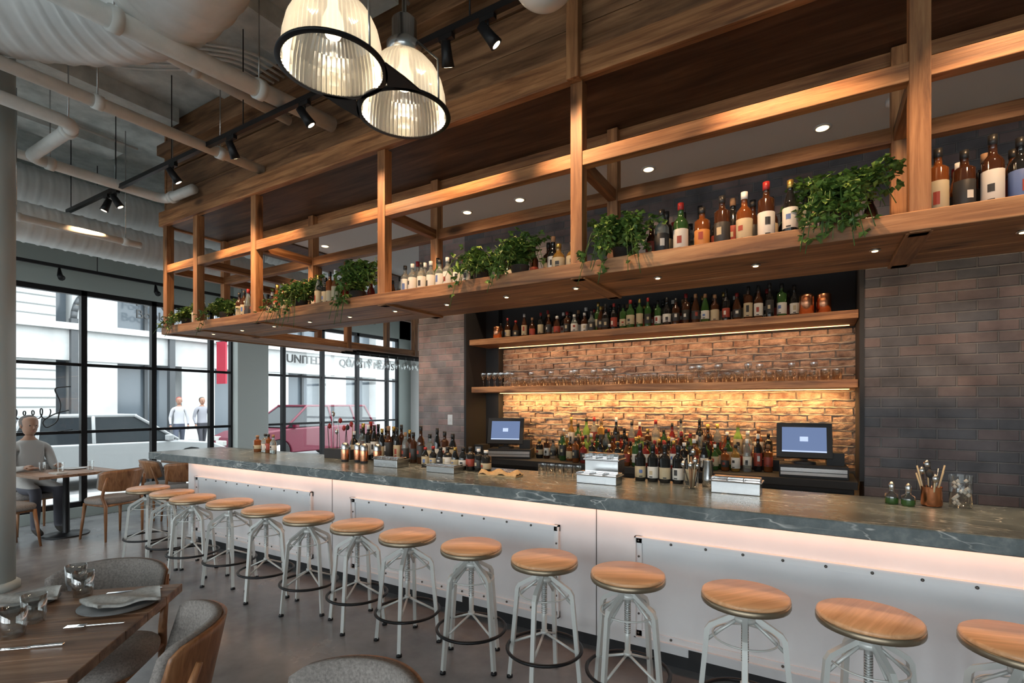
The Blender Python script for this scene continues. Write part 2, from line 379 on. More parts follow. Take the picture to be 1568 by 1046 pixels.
# ---------------------------------------------------------------- bar
b=MB()
b.box(-6.15,4.45,2.68,3.47,.957,1.03,STONE)
b.build('bar_counter',.006)
b=MB()
b.box(-5.98,4.45,3.0,3.40,.10,.957,WHITE); b.box(-5.9,4.45,3.06,3.36,0,.10,BLKM)
x=-6.06
while x<4:
    a0=x+.25; a1=min(x+2.19,4.4)
    for (p0,p1,q0,q1) in ((a0,a1,.72,.76),(a0,a1,.16,.20),(a0,a0+.04,.16,.76),(a1-.04,a1,.16,.76)):
        b.box(p0,p1,2.988,3.0,q0,q1,WTRIM)
    for (p0,p1,q0,q1) in ((a0,a1,.752,.76),(a0,a1,.16,.168),(a0,a0+.008,.16,.76),(a1-.008,a1,.16,.76)):
        b.box(p0,p1,2.970,2.99,q0,q1,WTRIM)
    n=10
    for i in range(n+1):
        xx=a0+.02+(a1-a0-.04)*i/n
        for z in (.735,.185): b.lathe([(.008,0),(.007,.005),(.003,.007)],(0,0,0),BOLT,8,M=T(xx,2.988,z,rx=PI/2))
    for zz in (.3,.42,.54,.64):
        for xx in (a0+.022,a1-.022): b.lathe([(.007,0),(.006,.005)],(0,0,0),BOLT,8,M=T(xx,2.988,zz,rx=PI/2))
    if x>-6: b.box(x-.0025,x+.0025,2.998,3.001,.1,.957,BOLT)
    x+=2.44
b.box(-5.98,4.45,2.985,3.0,.94,.957,WTRIM)
b.box(-5.95,4.4,2.965,2.985,.948,.957,WARM)
for xx in (-2.2,-.62,-5.2): b.box(xx,xx+.07,2.975,3.0,.11,.16,BLKM)
bar=b.build('bar_front')
area('led_strip_counter',(-.8,2.93,.945),(0,.5,-1),10.2,.02,10.5,(1,.47,.28),bar)

# ---------------------------------------------------------------- stools
def stool_mesh():
    b=MB()
    b.lathe([(.165,.655),(.182,.658),(.185,.665),(.185,.682),(.178,.686)],(0,0,0),BRASS,40)
    b.lathe([(.18,.684),(.183,.69),(.181,.699),(.175,.703),(.02,.704)],(0,0,0),SEATW,40)
    b.lathe([(.07,.655),(.07,.645),(.022,.64),(.02,.60),(.045,.598),(.045,.575),(.016,.573),(.014,.30),(.02,.30),(.02,.285),(.001,.28)],(0,0,0),LEGW,14)
    for i in range(14): b.ring((0,0,.40+i*.011),.0145,.003,STEEL,12,4)
    for i in range(4):
        a=PI/4+i*PI/2; c,s=math.cos(a),math.sin(a)
        pts=[(.03*c,.03*s,.605),(.145*c,.145*s,.535),(.158*c,.158*s,.515),(.205*c,.205*s,.02),(.207*c,.207*s,0)]
        b.tube(pts,.0155,LEGW,4,smooth=False)
        b.tube([(.03*c,.03*s,.58),(.10*c,.10*s,.52),(.163*c,.163*s,.46)],.008,LEGW,6)
        b.lathe([(.018,0),(.018,.012),(.012,.02)],(.207*c,.207*s,0),BLK,10)
        b.tube([(0,0,.29),(.185*c,.185*s,.205)],.007,LEGW,6)
    b.ring((0,0,.205),.205,.0095,BLK,40,8); b.ring((0,0,.505),.135,.004,LEGW,32,6)
    return b
SX=[(1.14,0),(.64,0),(.179,0),(-.275,0),(-.816,0),(-1.288,0),(-1.78,0),(-2.288,0),(-2.79,0),(-3.30,0),(-3.827,0),(-4.363,0),(-4.865,0),(-5.305,0),(-5.80,0)]
s0=None
for i,(x,_) in enumerate(SX):
    M=T(x,2.50+U(-.02,.03),0,rz=U(0,1.5))
    if s0 is None: s0=stool_mesh().build('bar_stool'); s0.matrix_world=M
    else: inst(s0,'bar_stool',M)

# ---------------------------------------------------------------- bottles
AMB=P('amber_spirit',(.20,.06,.015),.07,coat=.5,trans=.25); AMB2=P('dark_amber',(.05,.018,.008),.07,coat=.5)
CLR=P('clear_bottle',(.55,.60,.58),.05,trans=.8); GRN=P('green_bottle',(.03,.08,.02),.06,coat=.5); DRK=P('dark_bottle',(.012,.012,.012),.08,coat=.5)
LGR=P('lime_bottle',(.30,.48,.10),.08,trans=.4); RED=P('red_bottle',(.20,.02,.015),.08,coat=.5); GOLD=P('gold_spirit',(.40,.22,.05),.07,coat=.5,trans=.5); BLU=P('blue_bottle',(.03,.12,.30),.08,coat=.5)
LW=P('label_white',(.62,.60,.55),.6); LC=P('label_cream',(.45,.38,.25),.6); LB=P('label_black',(.03,.03,.03),.5); LR=P('label_red',(.30,.05,.03),.5); LO=P('label_orange',(.5,.20,.05),.5); LBL=P('label_blue',(.10,.16,.35),.5)
CK=P('cap_black',(.02,.02,.02),.35); CR=P('cap_red',(.30,.02,.02),.35); CG=P('cap_gold',(.5,.35,.1),.3,.8); CW=P('cap_white',(.7,.7,.68),.4); CWD=P('cork',(.30,.17,.09),.7)
def bottle(b,x,y,z,g,l,c,h=.30,w=.038,kind=0,lz=(.18,.52)):
    S=14; p=[]; m=[]
    def q(r,zz,mm): p.append((r,zz)); m.append(mm)
    sh={0:(.62,.74),1:(.55,.72),2:(.70,.76),3:(.5,.8)}[kind]
    q(w*.92,0,g);q(w,.012,g);q(w,h*lz[0],l);q(w*1.012,h*lz[0]+.001,l);q(w*1.012,h*lz[1],g);q(w,h*lz[1]+.001,g)
    q(w,h*sh[0],g);q(w*.8,h*(sh[0]*.5+sh[1]*.5),g);q(w*.42,h*sh[1],g);q(w*.36,h*.87,c);q(w*.42,h*.875,c);q(w*.42,h,c)
    b.lathe(p,(x,y,z),m[:-1],S)
    a=U(-2.0,-1.2); hh=h*(lz[1]-lz[0])*U(.12,.25); zc=z+h*(lz[0]+(lz[1]-lz[0])*U(.4,.65)); rr=w*1.03
    vs=[(x+rr*math.cos(a+k*.3),y+rr*math.sin(a+k*.3),zc+s*hh) for s in(-1,1) for k in(-1,0,1)]
    b.add(vs,[(0,1,4,3),(1,2,5,4)],random.choice([LB,LR,LBL,LC,LB]) if l in (LW,LC) else random.choice([LC,LW,LR]))
    vs=[(x+rr*math.cos(a+k*.3),y+rr*math.sin(a+k*.3),z+h*lz[0]+.008+s*.004) for s in(-1,1) for k in(-1,0,1)]
    b.add(vs,[(0,1,4,3),(1,2,5,4)],LB)
def randb(b,x,y,z,pal,hs=(.27,.33)):
    g=random.choice(pal); l=random.choice([LW,LC,LC,LB,LR,LW,LB]); c=random.choice([CK,CK,CK,CR,CG,CWD,CW])
    bottle(b,x,y,z,g,l,c,U(*hs),U(.032,.041),random.randint(0,3),(U(.12,.2),U(.42,.55)))
allp=[AMB,AMB2,CLR,GRN,DRK,GOLD,AMB2,RED]
def rowb(b,x0,x1,y,z,pal,dx=.088,hs=(.27,.33),jy=.03):
    x=x0
    while x<=x1: randb(b,x,y+U(-jy,jy),z,pal,hs); x+=dx*U(.95,1.12)
ZS=2.4155
b=MB()
rowb(b,-6.05,-5.8,3.1,ZS,[AMB,CLR,DRK]); rowb(b,-5.2,-4.75,3.1,ZS,[DRK,AMB,CLR,AMB2]); rowb(b,-4.58,-4.4,3.1,ZS,[AMB]); rowb(b,-5.2,-4.75,3.25,ZS,allp); rowb(b,-4.55,-3.7,3.32,ZS,allp); rowb(b,-3.95,-3.6,3.1,ZS,[DRK,CLR,AMB])
rowb(b,-5.65,-3.1,3.46,ZS,allp,.11)
x=-2.86
for i in range(6):
    bottle(b,x,3.09+U(-.01,.01),ZS,CLR,LW,CW if i%2 else CK,.25,.036,0,(.1,.55)); x+=.088
for i in range(2): bottle(b,x,3.09,ZS,LGR,LW,CK,.24,.034,1); x+=.085
rowb(b,-2.86,-2.2,3.24,ZS,[CLR,CLR,DRK,GRN],.11)
rowb(b,-2.1,-1.65,3.34,ZS,allp,.1)
bottle(b,-1.48,3.08,ZS,GOLD,LC,CG,.2,.045,1); bottle(b,-1.38,3.09,ZS,GOLD,LC,CWD,.2,.045,1); bottle(b,-1.58,3.2,ZS,DRK,LW,CWD,.3,.04,1)
xs=[-.80,-.69,-.57,-.46,-.345,-.235]
sp=[(CLR,LB,CK,.30),(GRN,LW,CR,.32),(AMB,LO,CK,.27),(AMB2,LB,CK,.31),(AMB,LC,CW,.31),(AMB2,LW,CR,.34)]
for x,(g,l,c,h) in zip(xs,sp): bottle(b,x,3.10+U(-.01,.01),ZS,g,l,c,h,.043,random.choice([0,2]),(.12,.5))
rowb(b,-.9,-.1,3.24,ZS,[AMB2,DRK,AMB],.095); rowb(b,-.9,-.1,3.42,ZS,[AMB2,DRK,AMB,CLR],.10); rowb(b,-.12,.0,3.12,ZS,[CLR,DRK,AMB2]); rowb(b,-.05,.33,3.38,ZS,[DRK,AMB2],.1)
sp=[(AMB,LC,CK,.33),(AMB2,LB,CK,.30),(AMB2,LW,CK,.34),(DRK,LBL,CK,.31),(AMB,LW,CG,.33),(AMB2,LC,CR,.31),(AMB,LW,CK,.32),(GOLD,LB,CK,.32),(AMB2,LW,CK,.32)]
x=.49
for (g,l,c,h) in sp: bottle(b,x,3.08+U(-.01,.01),ZS,g,l,c,h,.041,random.choice([0,2]),(.1,.52)); x+=.095
rowb(b,.48,1.4,3.20,ZS,[DRK,AMB2,AMB],.095,(.28,.35),.01); rowb(b,.5,1.4,3.36,ZS,[DRK,AMB2,AMB,CLR],.10); rowb(b,1.5,3.6,3.1,ZS,allp,.13)
b.build('liquor_bottles')
# back bar
b=MB()
b.box(-3.42,.28,4.76,5.232,2.215,2.28,WX); b.box(-3.42,.28,4.80,5.232,1.675,1.74,WX)
b.box(-3.26,.24,5.14,5.15,2.208,2.215,WARM); b.box(-3.26,.24,5.16,5.17,1.668,1.675,WARM)
bs=b.build('back_bar_shelves',.004)
area('led_strip_upper',(-1.5,5.10,2.20),(0,.35,-1),3.4,.02,5.2,(1,.50,.20),bs)
area('led_strip_lower',(-1.5,5.11,1.66),(0,.25,-1),3.4,.02,23,(1,.54,.19),bs)
b=MB()
b.box(-3.44,.27,4.66,5.24,.89,.95,BLKM); b.box(-3.40,.25,4.72,5.24,.08,.89,BLK)
for i in range(6):
    x0=-3.36+i*.6; b.box(x0,x0+.57,4.70,4.72,.12,.85,BLKM); b.box(x0+.05,x0+.07,4.675,4.70,.5,.75,STEEL)
b.box(-3.38,.23,4.74,5.2,0,.08,BLKM)
b.build('back_bar_cabinet',.003)
b=MB(); rowb(b,-3.15,-1.9,5.0,2.281,[DRK,AMB2,CLR,AMB2],.10,(.2,.29)); rowb(b,-1.95,-.1,4.98,2.281,[DRK,DRK,AMB2,AMB2,GRN],.088,(.27,.32)); rowb(b,-2.6,-.2,5.13,2.281,[DRK,AMB2],.09,(.26,.32),.01)
b.lathe([(.05,0),(.05,.13),(.04,.14)],(-3.1,4.86,2.281),COPPER,16); b.lathe([(.055,0),(.055,.16),(.045,.17)],(.05,4.9,2.281),COPPER,16); b.lathe([(.055,0),(.055,.15),(.045,.17)],(-.07,4.86,2.281),COPPER,16)
b.build('liquor_bottles')
b=MB(); pal=[AMB,AMB2,CLR,GRN,DRK,GOLD,DRK,RED,LGR,AMB2,CLR,GRN,DRK]
b.box(-2.45,-.25,5.06,5.20,.951,1.05,BLKM)
rowb(b,-2.4,-.3,5.14,1.05,pal,.082,(.22,.36),.01); rowb(b,-2.62,-.30,4.99,.951,pal,.082,(.2,.34),.02); rowb(b,-2.3,-.5,4.88,.951,pal,.082,(.18,.31),.02); rowb(b,-2.1,-.8,4.77,.951,[DRK,AMB2,GRN,DRK,RED,AMB],.084,(.20,.29),.01)
b.build('liquor_bottles')
# glassware on lower shelf
b=MB(); x=-3.3
while x<.2:
    for y in (4.87,4.97):
        if x<-3.0 or R()<.25:
            b.lathe([(.03,0),(.028,.003),(.004,.006),(.004,.08),(.02,.10),(.032,.13),(.03,.16)],(x,y,1.741),TUMB,12,cap=False)
        else:
            h=U(.075,.095); b.lathe([(.0,.006),(.03,.004),(.033,0),(.036,h)],(x,y,1.741),TUMB,12,cap=False)
    x+=.082
b.build('drinking_glasses')
# POS terminals
def pos(x,y,z,rz):
    M=T(x,y,z,rz=rz); b=MB()
    b.box(-.24,.24,-.14,.16,0,.10,BLKM,M); b.box(-.23,.23,-.145,-.14,.02,.08,STEEL,M); b.box(-.23,.23,-.15,-.143,.045,.05,BLK,M)
    b.lathe([(.09,.10),(.085,.12),(.03,.13),(.025,.18)],(-.06,.02,0),BLKM,20,M=M)
    Ms=M@T(-.06,0,.29,rx=-.28)
    b.box(-.20,.20,-.02,.03,-.145,.145,BLKM,Ms); b.box(-.16,.16,-.0225,-.02,-.10,.11,SCREEN,Ms)
    b.box(-.03,.03,-.024,-.0225,-.01,.03,SCRBAR,Ms); b.box(-.16,.16,-.024,-.0225,-.10,-.088,SCRBAR,Ms)
    b.box(-.03,.03,0.03,.06,-.1,.0,BLKM,Ms)
    b.box(.10,.22,-.04,.12,.10,.20,BLKM,M)
    return b.build('pos_terminal',.004)
pos(-2.92,4.86,.951,.35); pos(-.03,4.86,.951,.05)
b=MB(); b.box(-3.38,-3.26,4.8,4.95,.951,1.08,BLKM); b.box(-3.36,-3.28,4.79,4.8,1.0,1.06,STEEL); b.build('receipt_printer',.01)
b=MB(); b.box(-3.72,-3.65,4.742,4.75,1.30,1.42,WTRIM); b.box(-3.695,-3.675,4.737,4.742,1.34,1.38,WHITEC); b.build('light_switch',.002)

# ---------------------------------------------------------------- plants
def plant(x,y,z,w,h,n,drop=.15,dirx=0,stems=34):
    b=MB(); b.lathe([(.05,0),(.065,.10),(.07,.105),(.06,.10)],(x,y,z),POT,16); b.lathe([(.062,.095),(.001,.097)],(x,y,z),SOIL,16,cap=False)
    for i in range(stems):
        a=U(0,2*PI); rx=w*U(.3,1); ry=.14*U(.3,1)
        ex=x+rx*math.cos(a)+dirx*R(); ey=y+ry*math.sin(a)*1.0
        top=z+h*U(.5,1.05); ez=z+h*U(.15,.9) 
        if ey<y-.05 and R()<.75: ez=z-drop*R(); ey=2.86-.03*R()
        else: ey=max(ey,2.97)
        pts=[(x,y,z+.09),((x*2+ex)/3,(y*2+ey)/3,top*.7+z*.3+.03),((x+ex*2)/3,(y+ey*2)/3,top),(ex,ey,ez)]
        pp=[]
        for k in range(13):
            t=k/12; q=[pts[0][j]*(1-t)**3+3*pts[1][j]*t*(1-t)**2+3*pts[2][j]*t*t*(1-t)+pts[3][j]*t**3 for j in range(3)]; pp.append(Vector(q))
        b.tube([tuple(q) for q in pp[::3]],.0022,LEAF,4)
        for k in range(n):
            t=U(.12,1); q=pp[min(12,int(t*12))]+Vector((U(-.035,.035),U(-.03,.03),U(-.03,.035)))
            yaw=U(0,2*PI)
            for da in (-.8,0,.8):
                L=U(.028,.046); W=L*.42
                Mx=Matrix.Translation(q)@Matrix.Rotation(yaw+da,4,'Z')@Matrix.Rotation(U(-.9,.35),4,'X')@Matrix.Rotation(U(-.5,.5),4,'Y')
                b.add([(0,0,0),(-W,L*.45,.004),(0,L,-.003),(W,L*.45,.004),(0,L*.45,-.004)],[(0,4,1),(1,4,2),(0,3,4),(3,2,4)],LEAF if R()<.6 else LEAF2,False,Mx)
    return b.build('potted_ivy')
plant(-6.2,3.1,ZS,.24,.26,12,.18); plant(-5.42,3.1,ZS,.30,.28,13,.20); plant(-4.18,3.1,ZS,.38,.34,14,.22); plant(-3.42,3.1,ZS,.24,.44,15,.22)
plant(-2.12,3.1,ZS,.30,.30,14,.22); plant(-1.80,3.12,ZS,.22,.38,14,.12); plant(-1.04,3.09,ZS,.30,.38,16,.16); plant(.08,3.1,ZS,.31,.38,18,.14,.05,52)

# ---------------------------------------------------------------- bar-top objects
zc=1.0305
b=MB(); rowb(b,-5.15,-4.8,3.3,zc,[CLR,AMB,GOLD],.09,(.16,.22)); b.build('bitters_bottles')
b=MB()
for i,x in enumerate((-3.62,-3.5,-3.38,-3.26)):
    b.lathe([(.03,0),(.034,.02),(.037,.10),(.035,.11)],(x,3.14+.04*(i%2),zc),[BLKM,COPPER,COPPER],14,cap=False)
    b.lathe([(.028,.0),(.033,.08),(.033,.12),(.02,.14)],(x,3.14+.04*(i%2),zc+.03),STEEL,14)
b.build('cocktail_shakers')
b=MB(); rowb(b,-3.75,-2.55,3.36,zc,[DRK,AMB2,DRK,CLR],.088,(.24,.33),.01); rowb(b,-3.7,-3.1,3.43,zc,[DRK,AMB2],.09,(.28,.36),.005)
rowb(b,-2.75,-2.1,3.22,zc,[DRK],.072,(.16,.19),.01); b.build('speed_rail_bottles')
def caddy(x,y,w,d,h,rz=0,nm='garnish_caddy'):
    M=T(x,y,zc,rz=rz); b=MB(); b.box(-w/2,w/2,-d/2,d/2,0,h*.75,STEEL,M); b.box(-w/2-.01,w/2+.01,-d/2-.01,d/2+.01,h*.75,h*.82,STEEL,M)
    b.box(-w/2,w/2,0,d/2,h*.82,h,CHROME,M); n=3
    for i in range(n+1): b.box(-w/2+i*w/n-.003,-w/2+i*w/n+.003,-d/2,0,h*.82,h,STEEL,M)
    b.build(nm,.003)
caddy(-3.02,3.1,.26,.14,.08); caddy(-2.42,3.05,.26,.12,.06); caddy(-1.27,3.385,.24,.14,.17); caddy(-1.22,3.15,.27,.12,.07); caddy(-.40,3.22,.26,.13,.09)
def tool_rack():
    b=MB()
    for i in range(7):
        x=-4.02+.05*i; h=U(.24,.42); b.tube([(x,3.30,zc+.01),(x+U(-.02,.02),3.30+U(-.02,.02),zc+h)],.004,random.choice([STEEL,BLKM,CWD]),6)
        b.lathe([(.002,-.025),(.016,-.012),(.018,.012),(.003,.03)],(x,3.30,zc+h),random.choice([STEEL,BLKM,CR]),8)
    b.box(-4.05,-3.69+.0,3.26,3.325,0+zc,zc+.09,BLKM); b.build('bar_tool_rack',.002)
tool_rack()
# folded towel
b=MB(); nx=14; ny=8; vs=[];fs=[]
for i in range(nx+1):
    for j in range(ny+1):
        vs.append((-.15+.3*i/nx,-.07+.14*j/ny,.028+.014*math.sin(i*.9+j*.5)+.006*math.sin(j*1.7)-(.02 if j in(0,ny) or i in (0,nx) else 0)))
for i in range(nx):
    for j in range(ny): a=i*(ny+1)+j; fs.append((a,a+ny+1,a+ny+2,a+1))
TOW=mottled('tan_towel',(.40,.26,.12),(.55,.39,.21),40,rough=.95,bump=.3)
b.add(vs,fs,TOW,True,T(-1.95,3.10,zc+.002,rz=.1)); b.box(-.148,.148,-.068,.068,0,.012,TOW,T(-1.95,3.10,zc,rz=.1)); b.build('bar_towel')
b=MB()
for i in range(5): b.lathe([(.0,.004),(.026,.004),(.028,0),(.031,.075)],(-1.74+.07*i,3.34,zc),TUMB,14,cap=False)
b.build('rocks_glasses')
b=MB()
for i in range(5): bottle(b,-1.02+.082*i,3.39+.01*(i%2),zc,DRK,LW if i%2 else LC,CK,.25,.036,0,(.1,.4))
b.build('well_bottles')
def jar(x,y,mat,nm):
    b=MB(); b.lathe([(.0,.004),(.04,.002),(.045,.012),(.042,.09),(.045,.10)],(x,y,zc),mat,18,cap=False)
    for i in range(11):
        a=U(0,6.28); r=U(.005,.03); tx=x+r*math.cos(a); ty=y+r*math.sin(a); ex=x+(r+.04)*math.cos(a); ey=y+(r+.04)*math.sin(a); h=U(.14,.22)
        b.tube([(tx,ty,zc+.01),(ex,ey,zc+h)],.004,random.choice([STEEL,CWD,BLKM,LC]),6)
        if i%2: b.lathe([(.002,-.02),(.014,-.01),(.016,.01),(.003,.025)],(ex,ey,zc+h),random.choice([STEEL,STEEL,BLKM]),8)
    b.build(nm)
jar(-.66,3.24,TUMB,'bar_tool_jar'); jar(.50,3.30,COPPER,'bar_tool_cup')
b=MB(); b.lathe([(.035,0),(.033,.05),(.028,.16),(.03,.165)],(-.585,3.37,zc),STEEL,16); b.build('cocktail_tin')
b=MB()
for x,y in ((.335,3.28),(.40,3.25)):
    b.lathe([(.028,0),(.03,.01),(.03,.03),(.03,.05),(.012,.06),(.012,.075),(.014,.08),(.014,.10),(.004,.115)],(x,y,zc),[GRN,GRN,TUMB,TUMB,TUMB,STEEL,STEEL,STEEL],14)
b.build('bitters_dashers')
b=MB(); b.lathe([(.001,.002),(.045,0),(.047,.09),(.049,.16)],(.62,3.34,zc),TUMB,18,cap=False)
for i in range(16): b.lathe([(.001,-.01),(.011,0),(.001,.011)],(.62+U(-.028,.028),3.34+U(-.028,.028),zc+.015+i*.008),LW,6)
b.build('straw_jar')

# ---------------------------------------------------------------- ceiling services
al=math.radians(30.9)
def arc(pts,rad=.25,n=7):
    out=[Vector(pts[0])]
    for i in range(1,len(pts)-1):
        a,p,c=Vector(pts[i-1]),Vector(pts[i]),Vector(pts[i+1]); d1=(a-p).normalized(); d2=(c-p).normalized()
        r=min(rad,(a-p).length*.45,(c-p).length*.45); s=p+d1*r; e=p+d2*r
        for k in range(n+1):
            t=k/n; out.append(s*(1-t)**2+p*2*t*(1-t)+e*t*t)
    out.append(Vector(pts[-1])); return out
def dense(pts,st):
    out=[];
    for a,c in zip(pts[:-1],pts[1:]):
        n=max(1,int((c-a).length/st)); out+=[a.lerp(c,i/n) for i in range(n)]
    out.append(pts[-1]); return out
def duct(name,pts,r,rad=.8):
    pp=dense(arc(pts,rad,14),.02); rs=[r+(.009 if i%6==0 else 0) for i in range(len(pp))]
    b=MB(); b.tube(pp,rs,DUCT,40)
    L=len(pp)
    for i in (L//6,L//2,5*L//6):
        p=pp[i]; b.tube([(p.x-.0,p.y,p.z+r-.02),(p.x,p.y,ZC-.165)],.008,STEEL,6)
    return b.build(name)
duct('spiral_duct',[(-5.9,-.3,4.16),(-3.75,1.75,4.16),(-1.95,1.2,4.2),(-.9,-1.5,4.2)],.36,.9)
duct('spiral_duct',[(-7.3,-4.0,3.5),(-7.3,6.5,3.5)],.21)
duct('spiral_duct',[(-7.95,-4.0,4.1),(-7.95,7.5,4.1)],.24)
def pipe(name,pts,r,mat=PIPE,rad=.12,coup=.9):
    pp=arc(pts,rad,6); b=MB(); b.tube(pp,r,mat,14)
    for a,c in zip(pts[:-1],pts[1:]):
        a=Vector(a);c=Vector(c);L=(c-a).length; d=(c-a)/L; t=.15
        while t<L-.1:
            p=a+d*t; b.tube([p-d*.03,p+d*.03],r*1.22,mat,14)
            b.tube([(p.x,p.y,p.z+r*.9),(p.x,p.y,ZC-.165)],.005,STEEL,6); t+=coup
    return b.build(name)
pipe('ceiling_pipe',[(-3.5,.3,3.7),(-3.5,2.9,3.9)],.06)
pipe('ceiling_pipe',[(-4.55,-3,3.74),(-4.55,2.95,3.78)],.045)
pipe('ceiling_pipe',[(-5.14,-2,3.8),(-5.14,1.72,3.8),(-6.17,1.72,3.8),(-6.17,2.86,3.8),(-5.6,2.86,3.8)],.05)
pipe('ceiling_pipe',[(-6.6,-2,3.35),(-6.6,2.8,3.35)],.035)
pipe('ceiling_pipe',[(-6.85,-2,4.05),(-6.85,5.4,4.05)],.045)
pipe('ceiling_pipe',[(-4.0,1.0,4.05),(-4.0,2.85,4.05)],.04)
b=MB()
for i in range(7):
    x=-4.9-.075*i; b.tube(arc([(x,-3,4.46),(x,1.6+.06*i,4.46),(x+.9,2.5,4.46),(x+.9,2.85,4.46)],.5,8),.011,PIPE,8)
for y in (-.5,.9,1.5): b.tube([(-5.45,y,4.45),(-4.8,y,4.45)],.01,STEEL,6); b.tube([(-5.1,y,4.45),(-5.1,y,ZC-.14)],.006,STEEL,6)
for x in (-2.6,-6.8): b.tube([(x,-3,4.52),(x,2.85,4.52)],.014,PIPE,8)
b.build('conduit_bundle')
b=MB(); b.lathe([(.001,.12),(.05,.11),(.06,.04),(.15,0),(.155,-.01)],(-6.6,1.55,2.95),GREENW,24,cap=False); b.tube([(-6.6,1.55,3.05),(-6.6,1.55,3.32)],.006,BLK,6); b.build('dome_pendant')

# track light
def track(x0,x1,y,z,heads,name='track_light'):
    b=MB(); b.box(x0,x1,y-.018,y+.018,z-.02,z+.02,BLK)
    n=int((x1-x0)/1.2)+1
    for i in range(n+1):
        x=x0+.1+(x1-x0-.2)*i/n; b.tube([(x,y,z),(x,y,ZC-.165)],.005,BLK,6)
    dirs=[]
    for hx,d in heads:
        d=Vector(d).normalized(); p=Vector((hx,y,z-.02)); b.tube([p,p+Vector((0,0,-.07))],.008,BLK,8)
        b.box(hx-.05,hx+.05,y-.016,y+.016,z-.05,z-.02,BLK)
        q=p+Vector((0,0,-.10)); b.tube([q-d*.06,q+d*.03,q+d*.075],[.028,.034,.04],BLK,14)
        b.tube([q+d*.070,q+d*.0765],.026,SPOTE,14); dirs.append((q+d*.09,d))
    o=b.build(name)
    for p,d in dirs: spot('track_spot',p,d,88,(1,.60,.31),70,o,.8,.03)
hd=[(-6.45,(-.2,-.3,-1)),(-6.24,(.3,.5,-1)),(-5.09,(.2,.6,-.9)),(-4.15,(-.2,.6,-.9)),(-3.22,(.4,.55,-.9)),(-1.906,(-.3,.6,-.9)),(-1.61,(.6,.55,-.9)),(-.3,(.2,.6,-.9)),(.9,(-.1,.6,-.9)),(2.0,(0,.6,-.9))]
track(-7.47,4.0,2.42,3.78,hd)
b=MB(); b.box(-8.3,-8.26,.5,8,3.28,3.32,BLK)
for y in (2.6,3.7,5.9,7.2): b.tube([(-8.28,y,3.28),(-8.26,y,3.18),(-8.2,y,3.14)],[.012,.03,.038],BLK,10)
for y in (1,3,5,7): b.tube([(-8.28,y,3.3),(-8.28,y,ZC-.01)],.005,BLK,6)
b.build('track_rail')

# pendant lamp (double prismatic bells)
def prism_glass():
    m=bpy.data.materials.new('prismatic_glass'); m.use_nodes=True; nt=m.node_tree; nt.nodes.clear(); L=nt.links.new
    o=N(nt,'ShaderNodeOutputMaterial'); t=N(nt,'ShaderNodeBsdfTransparent'); t.inputs[0].default_value=(.85,.84,.80,1)
    g=N(nt,'ShaderNodeBsdfGlossy'); g.inputs['Roughness'].default_value=.14; g.inputs[0].default_value=(.86,.86,.84,1)
    tr=N(nt,'ShaderNodeBsdfTranslucent'); tr.inputs[0].default_value=(.74,.69,.60,1)
    m1=N(nt,'ShaderNodeMixShader'); m1.inputs[0].default_value=.42; m2=N(nt,'ShaderNodeMixShader'); m2.inputs[0].default_value=.20
    L(g.outputs[0],m1.inputs[1]); L(tr.outputs[0],m1.inputs[2]); L(m1.outputs[0],m2.inputs[1]); L(t.outputs[0],m2.inputs[2]); L(m2.outputs[0],o.inputs[0])
    return m
PG=prism_glass(); BULB=P('bulb_glow',(1,.85,.6),.5,emit=(1,.78,.48),es=4)
b=MB(); cs=[(-1.745,1.45),(-1.735,1.87)]; zr=2.965
for cx,cy in cs:
    b.lathe([(.202,.0),(.201,.04),(.195,.10),(.181,.16),(.155,.215),(.117,.26),(.082,.285),(.066,.31)],(cx,cy,zr),PG,124,mod=.016,cap=False,smooth=False)
    b.lathe([(.203,-.003),(.224,-.003),(.226,0),(.224,.008),(.212,.010),(.206,.007),(.203,-.003)],(cx,cy,zr),BLK,64,cap=False)
    b.lathe([(.068,.28),(.085,.285),(.085,.34),(.06,.36),(.06,.46),(.04,.48),(.012,.49),(.012,.80)],(cx,cy,zr),STEEL,28)
    b.lathe([(.02,.30),(.022,.25),(.042,.20),(.045,.165),(.03,.13),(.001,.12)],(cx,cy,zr),BULB,18)
    for s in (-1,1): b.tube([(cx+s*.215,cy,zr+.01),(cx+s*.210,cy,zr+.20),(cx+s*.085,cy,zr+.33)],.005,STEEL,8)
for s in (-1,1):
    x_=-1.74
    ps=[(x_+s*.20,1.545),(x_+s*.205,1.66),(x_+s*.20,1.775),(x_+s*.13,1.70),(x_+s*.10,1.66),(x_+s*.13,1.62)]
    if s<0: ps=ps[::-1]
    n=len(ps); b.add([(p[0],p[1],zr-.003) for p in ps]+[(p[0],p[1],zr+.008) for p in ps],[tuple(range(n))[::-1],tuple(range(n,2*n))]+[(i,(i+1)%n,n+(i+1)%n,n+i) for i in range(n)],BLK)
b.box(-1.78,-1.70,1.30,2.0,3.72,3.78,BLK); b.tube([(-1.74,1.66,3.75),(-1.74,1.66,ZC-.165)],.016,BLK,10)
b.lathe([(.07,0),(.07,-.03),(.02,-.05)],(-1.74,1.66,ZC-.16),BLK,20)
pl=b.build('pendant_lamp')
for cx,cy in cs:
    l=bpy.data.lights.new('bulb_light','POINT'); l.energy=3.8; l.color=(1,.84,.64); l.shadow_soft_size=.03
    o=bpy.data.objects.new('bulb_light',l); COL.objects.link(o); o.location=(cx,cy,zr+.09); o.parent=pl
b=MB(); gx,gy=-1.02,1.98
OPAL=P('opal_glass',(.75,.74,.72),.25)
b.lathe([(.001,-.15)]+[(.15*math.cos(a),.15*math.sin(a)) for a in [math.radians(t) for t in range(-80,81,10)]]+[(.05,.15),(.05,.19),(.012,.2),(.012,1.06)],(gx,gy,3.44),OPAL,32); b.build('globe_pendant')

